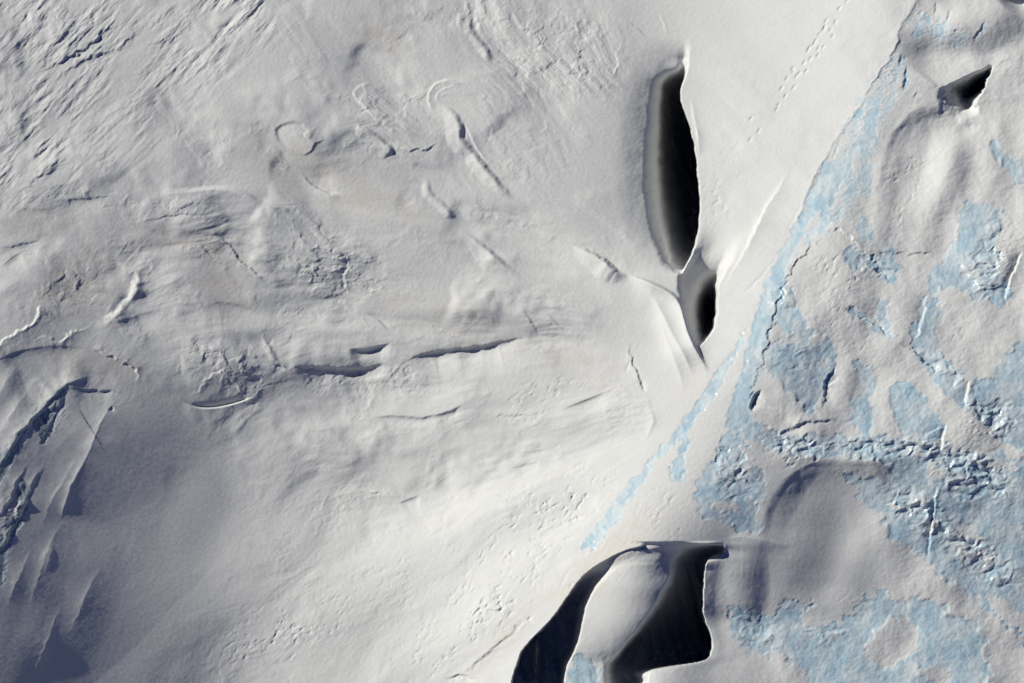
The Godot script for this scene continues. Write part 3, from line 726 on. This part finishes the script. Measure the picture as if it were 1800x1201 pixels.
func blue_ice() -> void:
	var slope := reg("ice_slope", "broken slope of snow and blue ice on the far side of the crest", "slope", "", "structure")
	# everything beyond the crest belongs to the slope
	var east := pts([1640, -60, 1613, 0, 1583, 50, 1575, 85, 1533, 147, 1493, 213, 1460, 263, 1433, 310, 1417, 347, 1380, 440, 1350, 490, 1330, 560, 1308, 640, 1280, 715, 1272, 752, 1215, 860, 1240, 915, 1290, 940, 1300, 950, 1345, 1000, 1345, 1250, 1345, 6000, 9000, 6000, 9000, -6000, 1640, -6000])
	for r in nv:
		for c in range(col_at(1200.0), nu):
			if ids[r * nu + c] == 0 and Geometry2D.is_point_in_polygon(Vector2(cols[c], rws[r]), east):
				ids[r * nu + c] = slope
	for p in [
		[3, 1397, 400, 1415, 400, 1400, 430, 1382, 470, 1374, 500, 1362, 560, 1347, 610, 1337, 660, 1318, 705, 1320, 740, 1300, 760, 1275, 752, 1283, 715, 1300, 670, 1318, 600, 1335, 540, 1350, 490, 1375, 440],
		[2.5, 1314, 560, 1300, 600, 1270, 640, 1243, 682, 1218, 722, 1192, 752, 1204, 762, 1230, 724, 1260, 692, 1280, 652, 1302, 610],
		[3, 1205, 760, 1190, 757, 1150, 803, 1106, 852, 1077, 890, 1032, 950, 1018, 966, 1023, 973, 1050, 955, 1088, 913, 1110, 872, 1160, 803, 1190, 775],
		[4, 1378, 495, 1395, 505, 1398, 540, 1415, 560, 1428, 585, 1425, 612, 1440, 600, 1452, 590, 1470, 620, 1468, 650, 1455, 680, 1440, 700, 1430, 727, 1418, 722, 1395, 695, 1370, 668, 1348, 650, 1355, 605, 1378, 592, 1390, 585, 1366, 562, 1359, 545, 1370, 515],
		[4, 1483, 455, 1490, 440, 1510, 438, 1530, 452, 1545, 467, 1550, 440, 1572, 440, 1576, 465, 1579, 485, 1570, 502, 1555, 492, 1540, 478, 1525, 468, 1505, 476, 1490, 466],
		[3, 1510, 380, 1525, 380, 1526, 400, 1535, 418, 1520, 429, 1511, 420],
		[5, 1540, 527, 1560, 523, 1563, 575, 1548, 580],
		[3, 1488, 538, 1500, 545, 1530, 562, 1566, 588, 1568, 594, 1550, 588, 1520, 570, 1492, 548],
		[5, 1690, 360, 1720, 358, 1740, 372, 1762, 362, 1755, 400, 1742, 430, 1757, 450, 1762, 490, 1782, 520, 1762, 540, 1740, 522, 1715, 532, 1700, 510, 1672, 508, 1648, 505, 1640, 520, 1655, 540, 1652, 580, 1667, 600, 1692, 630, 1697, 650, 1687, 680, 1702, 700, 1692, 716, 1668, 692, 1643, 662, 1623, 642, 1606, 612, 1596, 602, 1610, 570, 1618, 530, 1635, 510, 1630, 485, 1655, 462, 1680, 420, 1692, 390],
		[4, 1503, 633, 1530, 648, 1542, 680, 1531, 697, 1515, 672, 1504, 655],
		[4, 1562, 682, 1580, 668, 1606, 680, 1626, 700, 1642, 725, 1662, 745, 1655, 772, 1620, 772, 1590, 765, 1570, 722, 1562, 697],
		[4, 1494, 705, 1522, 693, 1533, 710, 1530, 765, 1512, 762, 1500, 730],
		[5, 1300, 743, 1330, 748, 1370, 765, 1400, 770, 1440, 764, 1480, 770, 1530, 770, 1600, 770, 1660, 782, 1650, 812, 1600, 800, 1560, 812, 1500, 800, 1455, 805, 1400, 800, 1350, 790, 1318, 772],
		[6, 1812, 590, 1782, 618, 1762, 640, 1752, 660, 1722, 670, 1712, 690, 1706, 720, 1730, 750, 1762, 772, 1812, 800],
		[6, 1473, 828, 1502, 850, 1512, 875, 1547, 900, 1557, 935, 1602, 965, 1637, 985, 1652, 1012, 1692, 1032, 1722, 1062, 1812, 1140, 1812, 806, 1700, 795, 1660, 785, 1600, 803, 1570, 820, 1572, 850, 1530, 846, 1492, 833],
		[7, 1287, 1058, 1312, 1078, 1342, 1082, 1398, 1058, 1432, 1062, 1442, 1086, 1472, 1104, 1502, 1082, 1518, 1042, 1560, 1048, 1592, 1060, 1622, 1050, 1652, 1065, 1682, 1085, 1722, 1095, 1732, 1130, 1740, 1240, 1445, 1240, 1412, 1172, 1372, 1150, 1297, 1140, 1286, 1100],
		[5, 1225, 862, 1236, 830, 1262, 800, 1270, 765, 1300, 758, 1312, 800, 1342, 835, 1342, 870, 1326, 900, 1342, 932, 1330, 937, 1300, 932, 1270, 912, 1240, 912, 1224, 890],
		[4, 1185, 848, 1179, 830, 1195, 790, 1206, 760, 1212, 775, 1206, 810, 1196, 842],
		[4, 1017, 1148, 1035, 1160, 1048, 1175, 1055, 1210, 996, 1210, 1005, 1170],
		[4, 1737, 240, 1748, 246, 1768, 277, 1812, 293, 1812, 322, 1788, 331, 1777, 314, 1763, 284, 1746, 268],
		[4, 1524, 205, 1540, 190, 1536, 230, 1548, 246, 1532, 252, 1520, 262, 1505, 270, 1484, 318, 1474, 325, 1488, 282, 1512, 240],
		[4, 1445, 290, 1462, 285, 1455, 315, 1446, 345, 1440, 365, 1428, 385, 1412, 400, 1398, 400, 1418, 352, 1438, 315],
		[3, 1466, 322, 1478, 300, 1476, 318, 1468, 345, 1450, 380, 1444, 390, 1446, 362],
		[3, 1519, 285, 1530, 292, 1532, 335, 1524, 345, 1518, 320],
		[2.5, 1592, 122, 1597, 118, 1596, 148, 1590, 162, 1585, 155],
		[4, 1712, 70, 1738, 32, 1738, 45, 1725, 60, 1708, 76]]:
		var part := reg("ice_patch", "", "", "", "", slope, "ice")
		bare(pts(p.slice(1)), part, p[0])
	# thin snow over ice along the crest
	for p in [[1577, 83, 1592, 112, 1562, 205, 1530, 300, 1500, 380, 1455, 400, 1402, 440, 1420, 350, 1462, 265, 1533, 150], [1600, 20, 1640, 30, 1700, 60, 1690, 90, 1640, 70, 1590, 60], [1700, 840, 1790, 860, 1790, 960, 1690, 900]]:
		veil(pts(p))
	# snow lying on the ice
	for s in [[1640, 830, 17, 20, 0], [1276, 891, 25, 11, 5], [1762, 818, 30, 10, 12], [1585, 892, 26, 8, 10], [1700, 935, 34, 10, 28], [1735, 975, 16, 6, 10], [1575, 1128, 38, 48, 40], [1640, 928, 8, 14, 0], [1545, 1150, 20, 30, -40], [1640, 1185, 40, 14, 15], [1775, 1080, 50, 16, 38], [1690, 590, 46, 62, -10], [1390, 600, 22, 10, -10], [1445, 640, 8, 14, 15], [1430, 1085, 26, 20, 0]]:
		var ring := PackedVector2Array()
		for k in 18:
			var a := TAU * k / 18.0
			ring.append(Vector2(s[0], s[1]) + Vector2(cos(a) * s[2], sin(a) * s[3]).rotated(deg_to_rad(s[4])))
		bare(ring, slope, 5.0, 0.0)
	for z in [[1560, 785, 140, 30, 0, 1.0], [1400, 780, 90, 30, 8, 1.0], [1700, 830, 130, 70, 25, 1.0], [1620, 900, 90, 50, 30, 0.8], [1730, 480, 60, 60, 0, 1.0], [1740, 740, 80, 60, 0, 1.0], [1670, 650, 60, 40, 40, 0.6], [1720, 980, 120, 50, 35, 0.8], [1290, 830, 60, 80, 0, 0.7], [1400, 620, 70, 80, 0, 0.3], [1380, 520, 30, 30, 0, 0.8], [1330, 1110, 70, 50, 0, 0.5], [1450, 1110, 80, 40, 0, 0.35], [1500, 1050, 60, 30, 0, 0.3], [1540, 460, 60, 40, 0, 0.6], [1760, 420, 60, 60, 0, 0.7]]:
		oval(z_rubble, z[0], z[1], z[2], z[3], z[4], z[5])

func footprints() -> void:
	var trail := reg("footprint_trail", "double line of small dark footprints crossing the bright snow below the crest", "footprints")
	var a := [865, 5, 825, 45, 805, 115, 755, 110, 742, 155, 748, 140, 778, 158, 790, 190, 660, 265, 668, 250, 715, 255, 740, 250, 672, 310, 580, 360, 582, 378, 615, 385, 650, 375, 547, 415, 520, 465, 585, 460, 540, 505, 505, 550, 495, 575, 360, 625, 700, 215, 640, 330, 600, 400, 712, 292, 690, 235, 720, 180, 355, 735, 400, 690]
	for i in a.size() / 2:
		var u: float = 1200.0 + a[2 * i] / 3.0
		var v: float = a[2 * i + 1] / 3.0
		var l := 1.2 + 1.3 * absf(sin(i * 2.7))
		bank([u + l * 0.6, v - l, u - l * 0.6, v + l], -4.2, 1.5, -2.0, 1.3, {"ends": 0.0, "soft": 1.0, "id": reg("footprint", "", "", "", "", trail)})

# ---------------------------------------------------------------- surface
func noise(s: int, freq: float, oct: int, kind := FastNoiseLite.TYPE_SIMPLEX_SMOOTH) -> FastNoiseLite:
	var n := FastNoiseLite.new()
	n.seed = s
	n.frequency = freq
	n.fractal_octaves = oct
	n.noise_type = kind
	return n

func finish() -> void:
	var n_big := noise(3, 0.011, 3)
	var n_swell := noise(4, 0.011, 1)
	var n_fine := noise(5, 0.11, 3)
	var n_dir := noise(7, 0.06, 4)
	var n_dir2 := noise(8, 0.05, 4)
	var n_pl := noise(9, 0.022, 4)
	var n_warp := noise(10, 0.03, 2)
	var n_rub := noise(12, 0.05, 4)
	var n_tone := noise(13, 0.02, 4)
	var pos := PackedVector3Array()
	var colr := PackedColorArray()
	pos.resize(nu * nv)
	colr.resize(nu * nv)
	var ca := cos(deg_to_rad(-46.0))
	var sa := sin(deg_to_rad(-46.0))
	var cb := cos(deg_to_rad(38.0))
	var sb := sin(deg_to_rad(38.0))
	var edge := blurred(ice)
	for r in nv:
		var v := rws[r]
		for c in nu:
			var i := r * nu + c
			var u := cols[c]
			var bi := edge[i]
			var live := 1.0 - 0.8 * minf(z_calm[i], 1.0)
			# the wind fans out from the foot of the crevasses
			var bend := n_warp.get_noise_2d(u * 0.1, v * 0.1)
			var du := 1440.0 - u
			var dv := v - 650.0
			var pb := sqrt(du * du + dv * dv)
			var qb := 800.0 * atan2(dv, du) + 38.0 * bend
			if u > 1190.0:
				pb = u * cb + v * sb
				qb = v * cb - u * sb
				live *= 0.4 * smoothstep(1190.0, 1300.0, u)
			else:
				live *= smoothstep(1190.0, 900.0, u)
			live *= 0.45 + 0.55 * smoothstep(-0.25, 0.25, n_tone.get_noise_2d(u * 0.2 + 70.0, v * 0.2)) * smoothstep(1150.0, 750.0, v) + 0.25 * smoothstep(900.0, 400.0, u)
			var x := live * (14.0 * n_swell.get_noise_2d(pb * 0.2 + 300.0, qb * 0.5) + 2.8 * n_big.get_noise_2d(pb * 0.4, qb) + 0.6 * n_big.get_noise_2d(pb * 1.0 + 700.0, qb * 2.6))
			var q := n_fine.get_noise_2d(u, v)
			var east := smoothstep(10.0, 120.0, u - maxf(1613.0 - 0.53 * v, 1290.0))
			x += (0.17 + 0.12 * east) * (1.0 - 0.7 * minf(z_calm[i], 1.0)) * q
			if east > 0.0:
				x += east * (1.0 - 0.85 * minf(z_calm[i], 1.0)) * (1.0 - 0.55 * bi) * (4.5 * n_swell.get_noise_2d(u * 1.0 + v * 0.3, v * 0.7 - u * 0.2 + 900.0) + 1.6 * n_big.get_noise_2d(u * 1.1, v * 0.8 + 900.0) + 0.5 * n_rub.get_noise_2d(u * 0.8 + 30.0, v * 1.1))
			# faint wind grain everywhere
			var pa := u * ca + v * sa
			var qa := v * ca - u * sa
			var wf := z_furrow[i]
			if wf > 0.01:
				var f := n_dir.get_noise_2d(pa * 0.16, qa * 0.8)
				var patchy := smoothstep(-0.45, 0.2, n_warp.get_noise_2d(pa * 0.3, qa * 0.5 + 200.0))
				x += minf(wf, 1.2) * patchy * (3.2 * f + 1.0 * n_dir.get_noise_2d(pa * 0.9 + 300.0, qa * 1.7))
			var wd := z_drift[i]
			var g := n_dir2.get_noise_2d(pb * 0.25, qb)
			x += live * (0.35 + 2.2 * minf(wd, 1.2)) * g * (1.0 - 0.7 * bi)
			var wp := minf(z_plate[i], 1.0) * 0.7 + 0.3 * live * smoothstep(0.0, 0.35, n_warp.get_noise_2d(pb * 0.25 + 50.0, qb * 0.4))
			if wp > 0.02:
				var k := n_pl.get_noise_2d(pb * 0.8 + 14.0 * n_warp.get_noise_2d(u, v), qb * 1.3)
				x += 0.75 * minf(wp, 1.2) * (1.6 * smoothstep(0.04, 0.08, k) + 1.3 * smoothstep(-0.2, -0.16, k) + 1.2 * smoothstep(0.24, 0.28, k))
			var wt := z_pit[i]
			if wt > 0.02:
				var k := n_rub.get_noise_2d(pa * 1.0 + 77.0, qa * 1.7)
				var some := smoothstep(-0.3, 0.35, n_warp.get_noise_2d(pa * 0.5 + 90.0, qa * 0.8))
				x -= minf(wt, 1.2) * some * (1.3 * smoothstep(0.22, 0.42, k) + 1.0 * k + 0.6 * n_rub.get_noise_2d(u * 2.2, v * 2.2))
			var t := n_tone.get_noise_2d(u, v)
			var col := Color(0.648, 0.656, 0.644)
			if dust[i] > 0.0:
				col = col.lerp(Color(0.615, 0.59, 0.54), clampf(dust[i] * (0.6 + 1.0 * t + 0.5 * q), 0.0, 0.8))
			col = col * (1.0 + 0.03 * t)
			if bi > 0.0:
				var st := n_dir.get_noise_2d((u + 0.12 * v) * 0.7 + 50.0 + 20.0 * t, v * 0.12)
				var wr := z_rubble[i]
				var cap := 0.0
				var fray := 0.16 + 0.36 * smoothstep(-0.2, 0.3, n_warp.get_noise_2d(u * 0.6 + 900.0, v * 0.6))
				bi = smoothstep(0.34 - fray, 0.34 + fray, bi + 0.45 * n_rub.get_noise_2d(u * 2.4, v * 3.2))
				x -= 0.7 * bi
				x += bi * 0.8 * n_tone.get_noise_2d(u * 2.0 + 40.0, v * 2.0)
				if wr > 0.02:
					var wu := u + 16.0 * n_warp.get_noise_2d(u, v)
					var wv := v + 10.0 * n_warp.get_noise_2d(u + 400.0, v)
					var k := n_rub.get_noise_2d(wu * 0.45, wv * 0.8)
					var k2 := n_rub.get_noise_2d(wu * 1.3 + 80.0, wv * 1.7)
					var k3 := n_rub.get_noise_2d(wu * 0.2 + 500.0, wv * 0.42)
					x += bi * minf(wr, 1.2) * (9.0 * k3 + 3.6 * k + 0.8 * smoothstep(0.02, 0.2, k) + 0.9 * k2)
					cap = minf(1.0, wr * 1.5) * smoothstep(0.06, 0.3, k + 0.7 * k3)
				var blue := clampf(0.5 + 1.0 * st + 1.0 * t + 0.25 * q, 0.0, 1.0)
				var icy := Color(0.61, 0.695, 0.725).lerp(Color(0.40, 0.555, 0.645), blue)
				if ids[i] > 0 and things[ids[i]].look == "old_ice":
					icy = Color(0.42, 0.5, 0.5).lerp(Color(0.24, 0.32, 0.34), blue)
				var film := smoothstep(0.0, 0.4, n_dir.get_noise_2d((u + 0.2 * v) * 0.35 + 333.0, v * 0.14) + 0.5 * t + 0.15 * q)
				col = col.lerp(icy, smoothstep(0.1, 0.8, bi) * (1.0 - 0.25 * film) * (1.0 - 0.6 * cap))
			elif z_rubble[i] > 0.02:
				x += minf(z_rubble[i], 1.0) * 3.0 * absf(n_rub.get_noise_2d(u * 0.9, v * 1.5))
			colr[i] = Color(col.r, col.g, col.b, 1.0)
			var out := maxf(maxf(-u - 60.0, u - 1860.0), maxf(-v - 60.0, v - 1260.0))
			var hgt := base[i] + hh[i] + x
			if out > 0.0:
				hgt += minf(out * 0.2, 160.0) * n_big.get_noise_2d(u * 0.15, v * 0.15)
			pos[i] = plan(u, v, hgt)
	var nor := PackedVector3Array()
	nor.resize(nu * nv)
	for r in nv:
		var ra := maxi(r - 1, 0) * nu
		var rb := mini(r + 1, nv - 1) * nu
		for c in nu:
			var dx := pos[r * nu + mini(c + 1, nu - 1)] - pos[r * nu + maxi(c - 1, 0)]
			var dz := pos[rb + c] - pos[ra + c]
			nor[r * nu + c] = dz.cross(dx).normalized()
	# cut the surface into its things
	var faces := []
	for k in things.size():
		faces.append(PackedInt32Array())
	var count := PackedInt32Array()
	count.resize(things.size())
	for r in nv - 1:
		for c in nu - 1:
			count[ids[r * nu + c]] += 6
	for k in things.size():
		var p: PackedInt32Array = faces[k]
		p.resize(count[k])
		faces[k] = p
	var by := []
	var fill := PackedInt32Array()
	fill.resize(things.size())
	var start := PackedInt32Array()
	start.resize(things.size())
	var total := 0
	for k in things.size():
		start[k] = total
		total += count[k] / 6
	var cells := PackedInt32Array()
	cells.resize(total)
	for r in nv - 1:
		for c in nu - 1:
			var i := r * nu + c
			var k := ids[i]
			cells[start[k] + fill[k]] = i
			fill[k] += 1
	var looks := materials()
	var nodes := []
	var remap := PackedInt32Array()
	remap.resize(nu * nv)
	remap.fill(-1)
	for k in things.size():
		var d: Dictionary = things[k]
		if fill[k] == 0:
			var e: Node3D = null
			for q in range(k + 1, things.size()):
				if things[q].parent == k and fill[q] > 0:
					e = Node3D.new()
					e.name = numbered(d.name)
					add_child(e)
					e.position = pos[cells[start[q]]]
					e.set_meta("label", d.label)
					e.set_meta("category", d.category)
					break
			nodes.append(e)
			continue
		var vp := PackedVector3Array()
		var vn := PackedVector3Array()
		var vc := PackedColorArray()
		var ix := PackedInt32Array()
		ix.resize(fill[k] * 6)
		var origin := pos[cells[start[k] + fill[k] / 2]]
		if d.kind == "structure":
			origin = Vector3.ZERO
		var par: Node3D = self
		var shift := origin
		var used := PackedInt32Array()
		var m := 0
		for n in fill[k]:
			var i := cells[start[k] + n]
			for j in [i, i + 1, i + nu, i + 1, i + nu + 1, i + nu]:
				var x := remap[j]
				if x < 0:
					x = used.size()
					remap[j] = x
					used.append(j)
				ix[m] = x
				m += 1
		vp.resize(used.size())
		vn.resize(used.size())
		vc.resize(used.size())
		for n in used.size():
			var j := used[n]
			vp[n] = pos[j] - shift
			vn[n] = nor[j]
			vc[n] = colr[j]
			remap[j] = -1
		var arr := []
		arr.resize(Mesh.ARRAY_MAX)
		arr[Mesh.ARRAY_VERTEX] = vp
		arr[Mesh.ARRAY_NORMAL] = vn
		arr[Mesh.ARRAY_COLOR] = vc
		arr[Mesh.ARRAY_INDEX] = ix
		var mesh := ArrayMesh.new()
		mesh.add_surface_from_arrays(Mesh.PRIMITIVE_TRIANGLES, arr)
		mesh.surface_set_material(0, looks[d.look])
		var o := MeshInstance3D.new()
		o.mesh = mesh
		o.name = d.name if d.parent > 0 else numbered(d.name)
		if d.parent > 0 and nodes[d.parent] != null:
			par = nodes[d.parent]
		par.add_child(o, true)
		o.position = origin - (par.position if par != self else Vector3.ZERO)
		for key in ["label", "category", "group", "kind"]:
			if d[key] != "":
				o.set_meta(key, d[key])
		nodes.append(o)

func blurred(a: PackedFloat32Array) -> PackedFloat32Array:
	var src := a
	for pass_no in 5:
		var dst := src.duplicate()
		for r in range(1, nv - 1):
			for c in range(1, nu - 1):
				var i := r * nu + c
				var s := src[i - 1] + src[i + 1] + src[i - nu] + src[i + nu]
				if s != 4.0 * src[i]:
					dst[i] = 0.2 * (s + src[i])
		src = dst
	return src

func numbered(called: String) -> String:
	var n: int = names.get(called, 0)
	names[called] = n + 1
	return called if n == 0 else "%s_%03d" % [called, n]

func materials() -> Dictionary:
	var grain := FastNoiseLite.new()
	grain.seed = 21
	grain.frequency = 0.03
	grain.fractal_octaves = 5
	var tex := NoiseTexture2D.new()
	tex.noise = grain
	tex.width = 512
	tex.height = 512
	tex.seamless = true
	tex.as_normal_map = true
	tex.bump_strength = 6.0
	var out := {}
	for k in ["snow", "ice", "old_ice"]:
		var m := StandardMaterial3D.new()
		m.vertex_color_use_as_albedo = true
		m.roughness = 0.85 if k == "snow" else 0.2
		m.metallic_specular = 0.25 if k == "snow" else 0.5
		m.uv1_triplanar = true
		m.uv1_world_triplanar = true
		m.uv1_scale = Vector3.ONE * 0.11
		m.normal_enabled = true
		m.normal_texture = tex
		m.normal_scale = 0.12 if k == "snow" else 0.22
		out[k] = m
	return out
